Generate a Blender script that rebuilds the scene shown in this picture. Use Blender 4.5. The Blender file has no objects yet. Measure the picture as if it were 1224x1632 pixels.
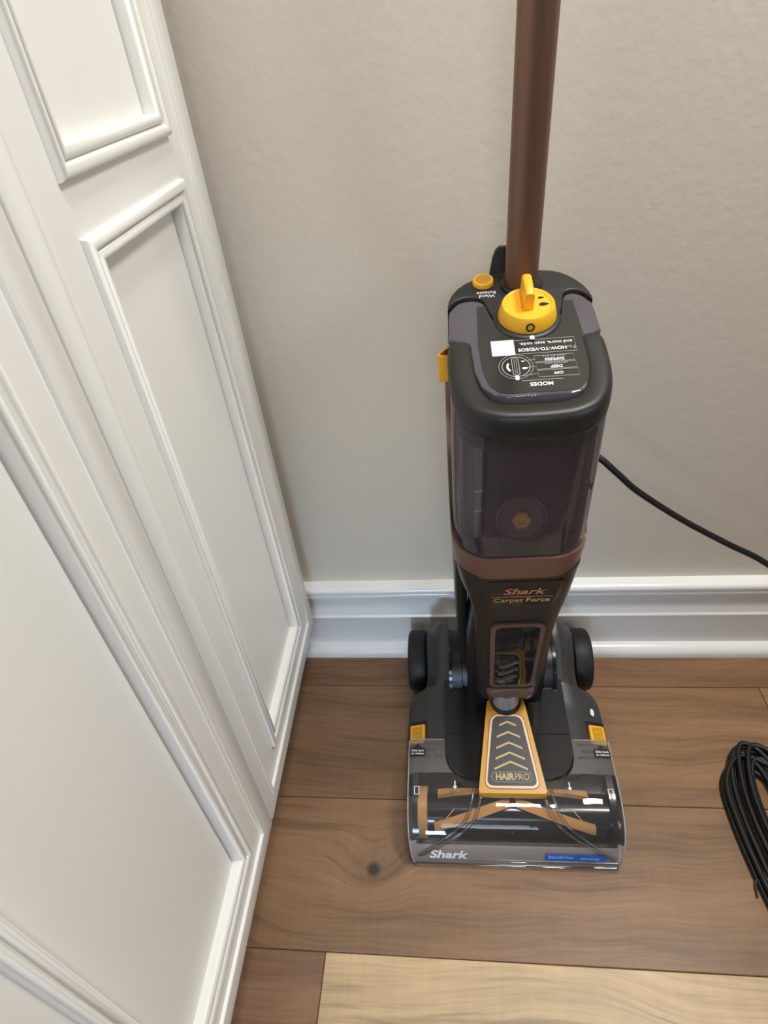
import bpy, bmesh, math, random
from mathutils import Vector, Matrix
from mathutils.geometry import tessellate_polygon
random.seed(7)
S = bpy.context.scene
COL = S.collection
R = math.radians

# ------------------------------------------------------------------ camera
cam_d = bpy.data.cameras.new('camera'); cam = bpy.data.objects.new('camera', cam_d); COL.objects.link(cam)
cam_d.sensor_fit = 'VERTICAL'; cam_d.sensor_height = 32.0
cam_d.lens = 983.58 / 1632 * 32.0
cam_d.clip_start = 0.01
right = Vector((0.99272681, 0.07454522, -0.09453298)); down = Vector((-0.02737094, -0.62491196, -0.78021527)); fwd = Vector((-0.11723611, 0.77712808, -0.61832649))
cam.matrix_world = Matrix(((right.x, -down.x, -fwd.x, 0), (right.y, -down.y, -fwd.y, 0), (right.z, -down.z, -fwd.z, 0.9), (0, 0, 0, 1)))
S.camera = cam

# ------------------------------------------------------------------ world, lights, exposure
w = bpy.data.worlds.new('world'); S.world = w; w.use_nodes = True
w.node_tree.nodes['Background'].inputs[0].default_value = (0.8, 0.85, 1, 1)
w.node_tree.nodes['Background'].inputs[1].default_value = 0.1
S.view_settings.view_transform = 'Standard'; S.view_settings.look = 'None'
S.view_settings.exposure = 0.1; S.view_settings.gamma = 1.0; S.view_settings.use_curve_mapping = False

def area(name, loc, rot, sx, sy, power, col):
    d = bpy.data.lights.new(name, 'AREA'); d.shape = 'RECTANGLE'; d.size = sx; d.size_y = sy
    d.energy = power; d.color = col
    o = bpy.data.objects.new(name, d); COL.objects.link(o); o.location = loc; o.rotation_euler = rot
    return o
def aim(name, loc, target, sx, sy, power, col, spread):
    q = (Vector(target) - Vector(loc)).to_track_quat('-Z', 'Y')
    o = area(name, loc, q.to_euler(), sx, sy, power, col); o.data.spread = R(spread); return o
WARM = (0.99, 0.985, 0.97)
area('ceiling_lamp', (0.30, 0.12, 2.54), (0, 0, 0), 0.25, 0.25, 14, WARM)
area('wall_fill', (0.58, 0.46, 1.80), (0, 0, 0), 0.26, 0.22, 12, (1.0, 0.965, 0.89))  # added fill light near the back wall, no fixture there
aim('cool_fill', (-0.17, -1.7, 0.45), (-0.12, 0.72, 0.06), 0.25, 0.4, 0.36, (0.68, 0.94, 1.26), 30)  # bluish window daylight from behind, beamed at the left baseboard
aim('cool_fill', (1.9, -1.1, 1.35), (-0.25, 0.12, 0.55), 0.7, 0.9, 1.25, (0.88, 0.97, 1.10), 50)  # added cool fill from the right to brighten the nearer door
aim('cool_fill', (0.15, -2.4, 1.7), (-0.05, 0.74, 0.62), 0.6, 0.6, 0.7, (0.93, 0.98, 1.03), 44)  # added soft front fill that lifts the back wall

# ------------------------------------------------------------------ helpers
def srgb(r, g, b):
    f = lambda c: (c / 255 / 12.92) if c / 255 <= 0.04045 else ((c / 255 + 0.055) / 1.055) ** 2.4
    return (f(r), f(g), f(b), 1)
MATS = {}
def mat(name, col, rough=0.5, metal=0.0, spec=0.5, coat=0.0, bump=0.0, bscale=300.0, var=0.0):
    m = bpy.data.materials.new(name); m.use_nodes = True; nt = m.node_tree; b = nt.nodes['Principled BSDF']
    b.inputs['Base Color'].default_value = col; b.inputs['Roughness'].default_value = rough; b.inputs['Metallic'].default_value = metal
    b.inputs['Specular IOR Level'].default_value = spec; b.inputs['Coat Weight'].default_value = coat; b.inputs['Coat Roughness'].default_value = 0.08
    tc = nt.nodes.new('ShaderNodeTexCoord'); n = nt.nodes.new('ShaderNodeTexNoise')
    n.inputs['Scale'].default_value = bscale; n.inputs['Detail'].default_value = 3
    nt.links.new(tc.outputs['Object'], n.inputs['Vector'])
    if bump > 0:
        bp = nt.nodes.new('ShaderNodeBump'); bp.inputs['Strength'].default_value = bump; bp.inputs['Distance'].default_value = 0.001
        nt.links.new(n.outputs['Fac'], bp.inputs['Height']); nt.links.new(bp.outputs[0], b.inputs['Normal'])
    mr = nt.nodes.new('ShaderNodeMapRange'); mr.inputs['To Min'].default_value = max(0.02, rough - 0.04 - var); mr.inputs['To Max'].default_value = rough + 0.04 + var
    nt.links.new(n.outputs['Fac'], mr.inputs['Value']); nt.links.new(mr.outputs[0], b.inputs['Roughness'])
    MATS[name] = m
    return m
def clear(name, tint, body, bodyfac, rough=0.03, ior=1.5):
    """thin clear plastic: tinted see-through film with fresnel gloss and a little body colour"""
    m = bpy.data.materials.new(name); m.use_nodes = True; nt = m.node_tree; nt.nodes.clear()
    out = nt.nodes.new('ShaderNodeOutputMaterial'); tr = nt.nodes.new('ShaderNodeBsdfTransparent'); tr.inputs[0].default_value = tint
    gl = nt.nodes.new('ShaderNodeBsdfGlossy'); gl.inputs['Roughness'].default_value = rough
    df = nt.nodes.new('ShaderNodeBsdfDiffuse'); df.inputs[0].default_value = body
    fr = nt.nodes.new('ShaderNodeFresnel'); fr.inputs[0].default_value = ior
    ns = nt.nodes.new('ShaderNodeTexNoise'); ns.inputs['Scale'].default_value = 18
    tc = nt.nodes.new('ShaderNodeTexCoord'); nt.links.new(tc.outputs['Object'], ns.inputs['Vector'])
    bp = nt.nodes.new('ShaderNodeBump'); bp.inputs['Strength'].default_value = 0.08; bp.inputs['Distance'].default_value = 0.01
    nt.links.new(ns.outputs['Fac'], bp.inputs['Height']); nt.links.new(bp.outputs[0], gl.inputs['Normal'])
    m1 = nt.nodes.new('ShaderNodeMixShader'); m1.inputs[0].default_value = bodyfac
    m2 = nt.nodes.new('ShaderNodeMixShader')
    nt.links.new(tr.outputs[0], m1.inputs[1]); nt.links.new(df.outputs[0], m1.inputs[2])
    nt.links.new(fr.outputs[0], m2.inputs[0]); nt.links.new(m1.outputs[0], m2.inputs[1]); nt.links.new(gl.outputs[0], m2.inputs[2])
    nt.links.new(m2.outputs[0], out.inputs[0])
    MATS[name] = m
    return m

paint = mat('white_cabinet_paint', srgb(238, 237, 232), 0.34, bump=0.03, bscale=120)
trimp = mat('white_trim_paint', srgb(240, 239, 237), 0.22, bump=0.03, bscale=90)
wallm = mat('greige_wall_paint', srgb(212, 204, 191), 0.6, bump=0.42, bscale=95)
ceilm = mat('ceiling_paint', srgb(235, 232, 226), 0.8)
matte = mat('charcoal_plastic', srgb(32, 32, 31), 0.42, bump=0.05, bscale=900)
greyp = mat('grey_plastic', srgb(60, 60, 59), 0.38, bump=0.05, bscale=900)
gloss = mat('black_gloss_plastic', srgb(30, 29, 30), 0.16)
blackp = mat('black_plastic', srgb(22, 22, 24), 0.38)
rubber = mat('black_rubber', srgb(17, 17, 18), 0.55, bump=0.05, bscale=500)
cordm = mat('cord_rubber', srgb(13, 13, 14), 0.5, bump=0.05, bscale=700)
bronze = mat('bronze_plastic', srgb(122, 90, 79), 0.36, metal=0.3)
panelm = mat('brown_charcoal_plastic', srgb(39, 36, 34), 0.33)
brownp = mat('brown_plastic', srgb(98, 77, 67), 0.34)
yellow = mat('yellow_plastic', srgb(250, 186, 44), 0.42)
mustard = mat('mustard_plastic', srgb(206, 148, 34), 0.34)
rose = mat('rose_gold_inlay', srgb(240, 196, 160), 0.3)
gold = mat('gold_print', srgb(196, 168, 116), 0.4)
copper = mat('copper_print', srgb(182, 124, 94), 0.4)
white = mat('white_print', srgb(235, 235, 238), 0.5)
grey_line = mat('grey_print', srgb(165, 163, 160), 0.5)
silver = mat('silver_tube', srgb(172, 172, 180), 0.35, metal=0.5)
bluem = mat('blue_label', srgb(36, 92, 172), 0.4)
paleblue = mat('pale_blue_print', srgb(140, 180, 225), 0.5)
bristle = mat('tan_bristles', srgb(214, 160, 98), 0.8, bump=0.6, bscale=900)
beige = mat('beige_plastic', srgb(132, 116, 98), 0.45)
ventm = mat('dark_gap', srgb(14, 14, 14), 0.6)
tiem = mat('twist_tie_wire', srgb(58, 34, 22), 0.5)
smoky_grey = mat('smoky_grey_plastic', srgb(150, 136, 142), 0.33)
ductlight = mat('light_smoky_plastic', srgb(126, 118, 124), 0.3)
wandm = mat('bronze_tube', srgb(126, 96, 81), 0.42, metal=0.6)
tankc = clear('smoked_clear_plastic', (0.72, 0.67, 0.71, 1), srgb(178, 166, 184), 0.085, 0.03, 1.6)
lidc = clear('smoked_lid_plastic', (0.5, 0.47, 0.52, 1), srgb(128, 122, 132), 0.42)
coverc = clear('clear_plastic', (0.95, 0.945, 0.95, 1), srgb(205, 203, 208), 0.045)
frost = clear('cloudy_clear_plastic', (0.90, 0.885, 0.885, 1), srgb(198, 188, 186), 0.20)
frost_low = clear('ribbed_clear_plastic', (0.90, 0.885, 0.885, 1), srgb(220, 208, 202), 0.36)
edgec = clear('pale_glint_plastic', (0.9, 0.9, 0.9, 1), srgb(215, 213, 216), 0.5)
windowc = clear('clear_window_plastic', (0.86, 0.84, 0.82, 1), srgb(150, 140, 130), 0.05)

def link(name, me, m, parent=None, smooth=40, kind=None, label=None):
    o = bpy.data.objects.new(name, me); COL.objects.link(o)
    if m is not None: me.materials.append(m)
    if smooth:
        for p in me.polygons: p.use_smooth = True
        me.set_sharp_from_angle(angle=R(smooth))
        for p in me.polygons:
            if len(p.vertices) > 10: p.use_smooth = False
    if parent is not None: o.parent = parent
    if kind: o['kind'] = kind
    if label: o['label'] = label
    return o
def from_bm(name, bm, m, parent=None, smooth=40, kind=None, label=None):
    bmesh.ops.remove_doubles(bm, verts=bm.verts, dist=1e-6)
    bmesh.ops.recalc_face_normals(bm, faces=bm.faces)
    me = bpy.data.meshes.new(name); bm.to_mesh(me); bm.free()
    return link(name, me, m, parent, smooth, kind, label)
def empty(name, loc, rz=0, label=None, cat=None, group=None):
    o = bpy.data.objects.new(name, None); COL.objects.link(o); o.location = loc; o.rotation_euler = (0, 0, rz)
    if label: o['label'] = label
    if cat: o['category'] = cat
    if group: o['group'] = group
    return o
def box_bm(x0, x1, y0, y1, z0, z1, bev=0.0, seg=2, bm=None):
    bm2 = bmesh.new(); bmesh.ops.create_cube(bm2, size=1)
    for v in bm2.verts:
        v.co = Vector(((x0 + x1) / 2 + v.co.x * (x1 - x0), (y0 + y1) / 2 + v.co.y * (y1 - y0), (z0 + z1) / 2 + v.co.z * (z1 - z0)))
    if bev > 0: bmesh.ops.bevel(bm2, geom=bm2.edges[:] , offset=bev, segments=seg, profile=0.5, affect='EDGES')
    if bm is None: return bm2
    me = bpy.data.meshes.new('t'); bm2.to_mesh(me); bm2.free(); bm.from_mesh(me); bpy.data.meshes.remove(me)
    return bm
def loft_bm(rings, cap0=True, cap1=True, closed=True, bm=None):
    bm = bm or bmesh.new(); prev = None; first = None
    for ring in rings:
        vs = [bm.verts.new(p) for p in ring]
        if prev:
            n = len(vs)
            for i in range(n if closed else n - 1):
                bm.faces.new((prev[i], prev[(i + 1) % n], vs[(i + 1) % n], vs[i]))
        else: first = vs
        prev = vs
    if cap0: bm.faces.new(first[::-1])
    if cap1: bm.faces.new(prev)
    return bm
def lathe_bm(prof, n=40, axis='Z', cap=True):
    """prof: list of (radius, height)"""
    rings = []
    for r, h in prof:
        ring = []
        for i in range(n):
            a = 2 * math.pi * i / n; c, s = r * math.cos(a), r * math.sin(a)
            ring.append(Vector((c, s, h)) if axis == 'Z' else Vector((h, c, s)))
        rings.append(ring)
    return loft_bm(rings, cap, cap)
def catmull(pts, n=8, closed=False):
    P = [Vector(p) for p in pts]; out = []; L = len(P)
    rng = range(L if closed else L - 1)
    for i in rng:
        if closed: p0, p1, p2, p3 = P[i - 1], P[i], P[(i + 1) % L], P[(i + 2) % L]
        else: p0, p1, p2, p3 = P[max(i - 1, 0)], P[i], P[i + 1], P[min(i + 2, L - 1)]
        for k in range(n):
            t = k / n
            out.append(0.5 * ((2 * p1) + (p2 - p0) * t + (2 * p0 - 5 * p1 + 4 * p2 - p3) * t * t + (3 * p1 - p0 - 3 * p2 + p3) * t ** 3))
    if not closed: out.append(P[-1])
    return out
def sweep_bm(path, sec, closed=False, up=Vector((0, 0, 1)), bm=None, scale=None):
    """sweep a section [(side, up)] along a path keeping 'up' as the reference"""
    rings = []; n = len(path)
    for i, p in enumerate(path):
        if closed: t = (path[(i + 1) % n] - path[i - 1]).normalized()
        else: t = (path[min(i + 1, n - 1)] - path[max(i - 1, 0)]).normalized()
        side = t.cross(up)
        if side.length < 1e-4: side = Vector((1, 0, 0))
        side.normalize(); u = side.cross(t).normalized()
        k = scale(i / max(1, n - 1)) if scale else 1
        rings.append([p + side * a * k + u * b * k for a, b in sec])
    if closed: rings.append(rings[0])
    return loft_bm(rings, not closed, not closed, True, bm)
def circ(r, n=12): return [(r * math.cos(2 * math.pi * i / n), r * math.sin(2 * math.pi * i / n)) for i in range(n)]
def superell(a, b, e=0.5, n=28):
    out = []
    for i in range(n):
        t = 2 * math.pi * i / n; c, s = math.cos(t), math.sin(t)
        out.append((a * math.copysign(abs(c) ** e, c), b * math.copysign(abs(s) ** e, s)))
    return out
def rrect(x0, x1, y0, y1, r, n=6):
    """rounded rectangle, counter clockwise; r = (front right, back right, back left, front left) or one number"""
    rs = r if isinstance(r, (tuple, list)) else (r,) * 4
    out = []
    for (cx, cy, a0, rr) in ((x1 - rs[0], y0 + rs[0], -90, rs[0]), (x1 - rs[1], y1 - rs[1], 0, rs[1]), (x0 + rs[2], y1 - rs[2], 90, rs[2]), (x0 + rs[3], y0 + rs[3], 180, rs[3])):
        for k in range(n + 1):
            a = R(a0 + 90 * k / n); out.append((cx + rr * math.cos(a), cy + rr * math.sin(a)))
    return out
def lerp(a, b, t): return a + (b - a) * t
def interp(tab, x):
    if x <= tab[0][0]: return tab[0][1]
    for (x0, y0), (x1, y1) in zip(tab, tab[1:]):
        if x <= x1: return lerp(y0, y1, (x - x0) / (x1 - x0))
    return tab[-1][1]
def smooth01(t): t = max(0, min(1, t)); return t * t * (3 - 2 * t)
def prism_bm(poly, z0f, z1f, bev=0.0, seg=3):
    """prism over polygon poly (x,y); z0f, z1f give bottom and top heights at (x,y); bevel on the top rim"""
    bm = bmesh.new()
    lo = [bm.verts.new((x, y, z0f(x, y))) for x, y in poly]; hi = [bm.verts.new((x, y, z1f(x, y))) for x, y in poly]
    n = len(poly)
    bm.faces.new(lo[::-1]); bm.faces.new(hi)
    for i in range(n): bm.faces.new((lo[i], lo[(i + 1) % n], hi[(i + 1) % n], hi[i]))
    if bev > 0:
        hs = set(hi); es = [e for e in bm.edges if e.verts[0] in hs and e.verts[1] in hs]
        bmesh.ops.bevel(bm, geom=es, offset=bev, segments=seg, profile=0.5, affect='EDGES')
    return bm
def text_obj(name, body, size, M, m, parent, bold=0.0, shear=0.0, align='CENTER', spacing=1.0, sx=1.0, depth=0.0002):
    cu = bpy.data.curves.new(name, 'FONT'); cu.body = body; cu.size = size; cu.align_x = align; cu.align_y = 'CENTER'
    cu.extrude = depth; cu.offset = bold * size; cu.shear = shear; cu.space_character = spacing; cu.resolution_u = 3
    o = bpy.data.objects.new(name, cu); COL.objects.link(o)
    dg = bpy.context.evaluated_depsgraph_get(); me = bpy.data.meshes.new_from_object(o.evaluated_get(dg)); me.name = name
    bpy.data.objects.remove(o); bpy.data.curves.remove(cu)
    me.transform(M @ Matrix.Diagonal((sx, 1, 1, 1)))
    me.materials.clear()
    return link(name, me, m, parent, 0)
def frame(origin, xa, ya):
    xa = Vector(xa).normalized(); ya = Vector(ya); ya = (ya - xa * ya.dot(xa)).normalized(); za = xa.cross(ya); o = Vector(origin)
    return Matrix(((xa.x, ya.x, za.x, o.x), (xa.y, ya.y, za.y, o.y), (xa.z, ya.z, za.z, o.z), (0, 0, 0, 1)))

# ------------------------------------------------------------------ room shell
WY = 0.742      # face of the back wall
def struct(name, bm, m, smooth=0, parent=None):
    return from_bm(name, bm, m, parent, smooth, 'structure' if parent is None else None)
XL, XR, YF, ZC = -0.92, 4.2, -5.2, 2.6
struct('wall_back', box_bm(XL - .1, XR + .1, WY, WY + .1, -.02, ZC + .05), wallm)
struct('wall_left', box_bm(XL - .1, XL, YF, WY, -.02, ZC + .05), wallm)
struct('wall_right', box_bm(XR, XR + .1, YF, WY, -.02, ZC + .05), wallm)
struct('wall_front', box_bm(XL - .1, XR + .1, YF - .1, YF, -.02, ZC + .05), wallm)
struct('ceiling', box_bm(XL - .1, XR + .1, YF - .1, WY + .1, ZC, ZC + .1), ceilm)

def wood_mat(name, knot=None, grain=1.0, lines=1.0):
    m = bpy.data.materials.new(name); m.use_nodes = True; nt = m.node_tree; b = nt.nodes['Principled BSDF']; N = nt.nodes.new; L = nt.links.new
    tc = N('ShaderNodeTexCoord'); oi = N('ShaderNodeObjectInfo')
    add = N('ShaderNodeVectorMath'); add.operation = 'ADD'
    comb = N('ShaderNodeCombineXYZ'); mul = N('ShaderNodeMath'); mul.operation = 'MULTIPLY'; mul.inputs[1].default_value = 37
    L(oi.outputs['Random'], mul.inputs[0]); L(mul.outputs[0], comb.inputs[0]); L(mul.outputs[0], comb.inputs[2])
    L(tc.outputs['Object'], add.inputs[0]); L(comb.outputs[0], add.inputs[1])
    vec = add.outputs[0]
    # large scale wander so the grain runs wavy
    wn = N('ShaderNodeTexNoise'); wn.inputs['Scale'].default_value = 2.6; wn.inputs['Detail'].default_value = 2; L(vec, wn.inputs['Vector'])
    wv = N('ShaderNodeMath'); wv.operation = 'MULTIPLY_ADD'; wv.inputs[1].default_value = 0.10; L(wn.outputs['Fac'], wv.inputs[0])
    sep = N('ShaderNodeSeparateXYZ'); L(vec, sep.inputs[0]); L(sep.outputs[1], wv.inputs[2])
    yv = wv.outputs[0]
    kd = None
    if knot:
        d = N('ShaderNodeVectorMath'); d.operation = 'DISTANCE'; d.inputs[1].default_value = knot; L(tc.outputs['Object'], d.inputs[0])
        mk = N('ShaderNodeMapRange'); mk.inputs['From Min'].default_value = 0.0; mk.inputs['From Max'].default_value = 0.075; mk.inputs['To Min'].default_value = 0.035; mk.inputs['To Max'].default_value = 0.0
        mk.interpolation_type = 'SMOOTHSTEP'; L(d.outputs['Value'], mk.inputs[0])
        ay = N('ShaderNodeMath'); ay.operation = 'ADD'; L(yv, ay.inputs[0]); L(mk.outputs[0], ay.inputs[1]); yv = ay.outputs[0]; kd = d.outputs['Value']
    cv = N('ShaderNodeCombineXYZ'); L(sep.outputs[0], cv.inputs[0]); L(yv, cv.inputs[1]); L(sep.outputs[2], cv.inputs[2])
    def noise_at(sx, sy, det, scale=1.0, rough=0.6):
        mp = N('ShaderNodeMapping'); mp.inputs['Scale'].default_value = (sx, sy, 1); L(cv.outputs[0], mp.inputs[0])
        n = N('ShaderNodeTexNoise'); n.inputs['Scale'].default_value = scale; n.inputs['Detail'].default_value = det; n.inputs['Roughness'].default_value = rough; L(mp.outputs[0], n.inputs['Vector'])
        return n.outputs['Fac']
    broad = noise_at(2.2, 17, 3); fine = noise_at(9, 190, 4, 1, 0.7); streak = noise_at(3.2, 62 + 20 * (lines - 1), 3); cross = noise_at(120, 5, 2)
    def ramp(src, a, c, lo, hi):
        r = N('ShaderNodeMapRange'); r.inputs['From Min'].default_value = a; r.inputs['From Max'].default_value = c; r.inputs['To Min'].default_value = lo; r.inputs['To Max'].default_value = hi; L(src, r.inputs[0]); return r.outputs[0]
    def mulv(a, c):
        x = N('ShaderNodeMath'); x.operation = 'MULTIPLY'; L(a, x.inputs[0]); L(c, x.inputs[1]); return x.outputs[0]
    v = mulv(ramp(broad, 0.36, 0.64, 1 - 0.16 * grain / lines, 1 + 0.13 * grain / lines), ramp(fine, 0.38, 0.62, 1 - 0.13 * grain, 1 + 0.10 * grain))
    v = mulv(v, ramp(streak, 0.54, 0.68, 1.0, 1 - 0.30 * grain * lines)); v = mulv(v, ramp(cross, 0.4, 0.62, 0.97, 1.025))
    if kd is not None:
        v = mulv(v, ramp(kd, 0.005, 0.0125, 0.2, 1.0))
        v = mulv(v, ramp(kd, 0.010, 0.05, 0.82, 1.0))
    hsv = N('ShaderNodeHueSaturation'); L(oi.outputs['Color'], hsv.inputs['Color']); L(v, hsv.inputs['Value'])
    L(hsv.outputs[0], b.inputs['Base Color'])
    b.inputs['Roughness'].default_value = 0.42
    bp = N('ShaderNodeBump'); bp.inputs['Strength'].default_value = 0.12; bp.inputs['Distance'].default_value = 0.001; L(fine, bp.inputs['Height']); L(bp.outputs[0], b.inputs['Normal'])
    return m
woodm = wood_mat('brown_wood_planks'); wood_soft = wood_mat('even_wood_planks', None, 0.95); woodk = wood_mat('knotted_wood_planks', (-0.06, 0.000, 0.0), 1.0); wood_light = wood_mat('pale_wood_planks', None, 1.0, 1.5)
subm = mat('plank_joint', srgb(60, 43, 30), 0.8)
floor = struct('floor', box_bm(XL - .1, XR + .1, YF - .1, WY, -0.06, -0.0022), subm)
def plank(x0, x1, y0, y1, col, m):
    g = 0.0004; cx, cy = (x0 + x1) / 2, (y0 + y1) / 2
    bm = box_bm(x0 + g - cx, x1 - g - cx, y0 + g - cy, y1 - g - cy, -0.010, 0.0, 0.0009, 1)
    o = from_bm('plank', bm, m, floor, 0); o.location = (cx, cy, 0); o.color = col
    return o
BR = srgb(136, 98, 68)
tones = [srgb(133, 99, 74), srgb(142, 110, 80), srgb(127, 95, 70), srgb(149, 116, 85), srgb(136, 105, 78)]
plank(XL, XR, 0.6465, WY, srgb(131, 97, 70), woodm)
plank(XL, 0.479, 0.4465, 0.6465, srgb(140, 107, 77), wood_soft); plank(0.479, XR, 0.4465, 0.6465, srgb(149, 116, 85), woodm)
plank(-1.0, 0.868, 0.2510, 0.4465, srgb(140, 107, 79), woodk); plank(0.868, XR, 0.2510, 0.4465, tones[1], woodm)
plank(XL, -0.178, 0.054, 0.2510, srgb(133, 100, 76), woodm); plank(-0.178, 1.2, 0.054, 0.2510, srgb(197, 170, 132), wood_light); plank(1.2, XR, 0.054, 0.2510, tones[0], woodm)
yy = 0.054
for i in range(16):
    y1 = yy; y0 = yy - 0.1965; yy = y0; x = XL - random.uniform(0, 0.0)
    cut = random.uniform(0.2, 1.6)
    plank(XL, cut, y0, y1, random.choice(tones), woodm); plank(cut, XR, y0, y1, random.choice(tones), woodm)

# baseboard along the back wall: board with cove and beads, quarter-round shoe as its own trim
def extrude_x(name, prof, x0, x1, m, label=None):
    rings = [[Vector((x, WY - d, z)) for d, z in prof] for x in (x0, x1)]
    return from_bm(name, loft_bm(rings), m, None, 50, 'structure')
cove = [(0.008 + 0.013 * (1 - math.sin(R(a))), 0.0975 + 0.031 * (1 - math.cos(R(a)))) for a in range(0, 91, 10)]
board = [(0, 0.0), (0.018, 0.0), (0.018, 0.0868), (0.0195, 0.0885), (0.0195, 0.0905), (0.0172, 0.0925), (0.0165, 0.0940)]
prof = board + [(0.0165, 0.0965)] + [(0.0165 - 0.008 * math.sin(R(a)) * 0.9, 0.0965 + 0.036 * a / 90) for a in (20, 45, 70)] + [(0.0125, 0.1345), (0.0195, 0.1368), (0.0205, 0.1405), (0.0205, 0.1445), (0.0190, 0.1470), (0.0212, 0.1488), (0.0222, 0.1525), (0.0215, 0.1570), (0.0185, 0.1602), (0.012, 0.1612), (0, 0.1612)]
extrude_x('baseboard_back', prof, XL, XR, trimp)
shoe = [(0.018, 0), (0.036, 0)] + [(0.018 + 0.018 * math.cos(R(a)), 0.006 + 0.016 * math.sin(R(a))) for a in range(0, 91, 15)]
extrude_x('trim_1', shoe, XL, XR, trimp)

# ------------------------------------------------------------------ tall white cabinet with two panelled doors
DX = -0.252     # plane of the flat stiles
def dplane(y): return DX - 0.006 * (y - 0.36)
cab = empty('tall_cabinet', (-0.55, 0.36, 0), 0, 'tall white painted cabinet with panelled doors standing against the left side', 'cabinet')
def cpart(name, bm, m, parent=cab, smooth=40, **k):
    bm.transform(Matrix.Translation(-Vector((-0.55, 0.36, 0))))
    return from_bm(name, bm, m, parent, smooth, **k)
cpart('carcass', box_bm(-0.88, DX - 0.022, 0.02, 0.705, 0.10, 2.2, 0.001, 1), paint)
cpart('toe_kick', box_bm(-0.86, DX - 0.075, 0.02, 0.705, 0.0, 0.10), paint)
# ring sweep of a profile [(inset, height)] round a door rectangle, corners mitred
def ring_bm(y0, y1, z0, z1, prof, bm=None):
    bm = bm or bmesh.new(); prev = None
    for d, h in prof:
        vs = [bm.verts.new((dplane(y) + h, y, z)) for y, z in ((y0 + d, z0 + d), (y1 - d, z0 + d), (y1 - d, z1 - d), (y0 + d, z1 - d))]
        if prev:
            for i in range(4): bm.faces.new((prev[i], prev[(i + 1) % 4], vs[(i + 1) % 4], vs[i]))
        prev = vs
    return bm
def arcp(c, h0, w, hh, n=6, a0=180, a1=0):
    return [(c + w * math.cos(R(lerp(a0, a1, k / n))), h0 + hh * math.sin(R(lerp(a0, a1, k / n)))) for k in range(n + 1)]
MOULD = [(0.0, -0.002), (0.0, 0.0015)] + arcp(0.0052, 0.0015, 0.0051, 0.0052) + [(0.0107, 0.0012)] + arcp(0.0149, 0.0010, 0.0041, 0.0040, 5) + [(0.0192, 0.0), (0.0196, -0.0165)]
def make_door(y0, y1, label):
    z0, z1 = 0.104, 2.18
    zr = [(z0 + 0.060, 0.803), (0.838, z1 - 0.065)]
    bm = bmesh.new()
    # outer rim: side edge, proud border, small bead and step down to the flat stile
    ring_bm(y0, y1, z0, z1, [(0.0, -0.020), (0.0, 0.0015), (0.0006, 0.0028), (0.0018, 0.0034), (0.0225, 0.0034)] + arcp(0.0255, 0.0030, 0.0030, 0.0016, 4) + [(0.0292, 0.0006), (0.0308, 0.0)], bm)
    iy0, iy1, iz0, iz1 = y0 + 0.0308, y1 - 0.0308, z0 + 0.0308, z1 - 0.0308
    my0, my1 = y0 + 0.067, y1 - 0.061
    def quad(a, b, c, d):
        bm.faces.new([bm.verts.new((dplane(a), a, c)), bm.verts.new((dplane(b), b, c)), bm.verts.new((dplane(b), b, d)), bm.verts.new((dplane(a), a, d))])
    ys = [iy0, my0, my1, iy1]; zs = [iz0, zr[0][0], zr[0][1], zr[1][0], zr[1][1], iz1]
    for i in range(3):
        for j in range(5):
            if i == 1 and j in (1, 3): continue
            quad(ys[i], ys[i + 1], zs[j], zs[j + 1])
    back = [bm.verts.new((dplane(y) - 0.020, y, z)) for y, z in ((y0, z0), (y1, z0), (y1, z1), (y0, z1))]; bm.faces.new(back)
    door = cpart('door', bm, paint, cab, 30, label=label)
    for a, b in zr:
        pm = ring_bm(my0, my1, a, b, MOULD)
        cpart('panel_moulding', pm, paint, door, 50)
        bm2 = bmesh.new(); e = 0.0188
        yy = (my0 + e, my1 - e - 0.0036); zz = (a + e, b - e)
        vs = [bm2.verts.new((dplane(y) - 0.0082, y, z)) for y, z in ((yy[0], zz[0]), (yy[1], zz[0]), (yy[1], zz[1]), (yy[0], zz[1]))]
        f = bm2.faces.new(vs); g = bmesh.ops.extrude_face_region(bm2, geom=[f])
        for v in g['geom']:
            if isinstance(v, bmesh.types.BMVert): v.co.x -= 0.0095
        cpart('door_panel', bm2, paint, door, 0)
    return door
make_door(0.3635, 0.7015, 'door beside the wall, two raised mouldings round its panels')
make_door(0.0210, 0.3610, 'nearer door, its panel reaching the lower left corner')

# ------------------------------------------------------------------ carpet cleaner
VC = empty('carpet_cleaner', (0.0625, 0.5, 0), R(0.6), 'upright carpet cleaner with smoked tank, yellow dial and clear nozzle, beside the baseboard', 'vacuum')
LEAN = 0.013
LS = Matrix.Identity(4); LS[0][2] = LEAN
LT = LS @ Matrix.Translation((0.0008, 0.06, 0)) @ Matrix.Rotation(R(1.2), 4, 'Z') @ Matrix.Translation((0, -0.06, 0))     # upper body leans and turns a little on its swivel
def lean(bm):
    bm.transform(LT); return bm
def vpart(name, bm, m, parent=None, smooth=40, up=True, label=None, kind=None):
    if up: lean(bm)
    return from_bm(name, bm, m, parent or VC, smooth, kind, label)
def LM(M):      # text frames follow the lean
    return LT @ M

# --- nozzle
NZ = 0.144
def cover_prof(n=10):
    return catmull([(-0.1410, 0.006, 0), (-0.1402, 0.020, 0), (-0.1355, 0.040, 0), (-0.1240, 0.0600, 0), (-0.106, 0.0740, 0), (-0.080, 0.0810, 0), (-0.045, 0.0830, 0), (-0.004, 0.0835, 0)], 4)
CP = [(p.x, p.y) for p in cover_prof()]
def cover_z(v):
    return interp([(a, b) for a, b in CP], v)
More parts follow.
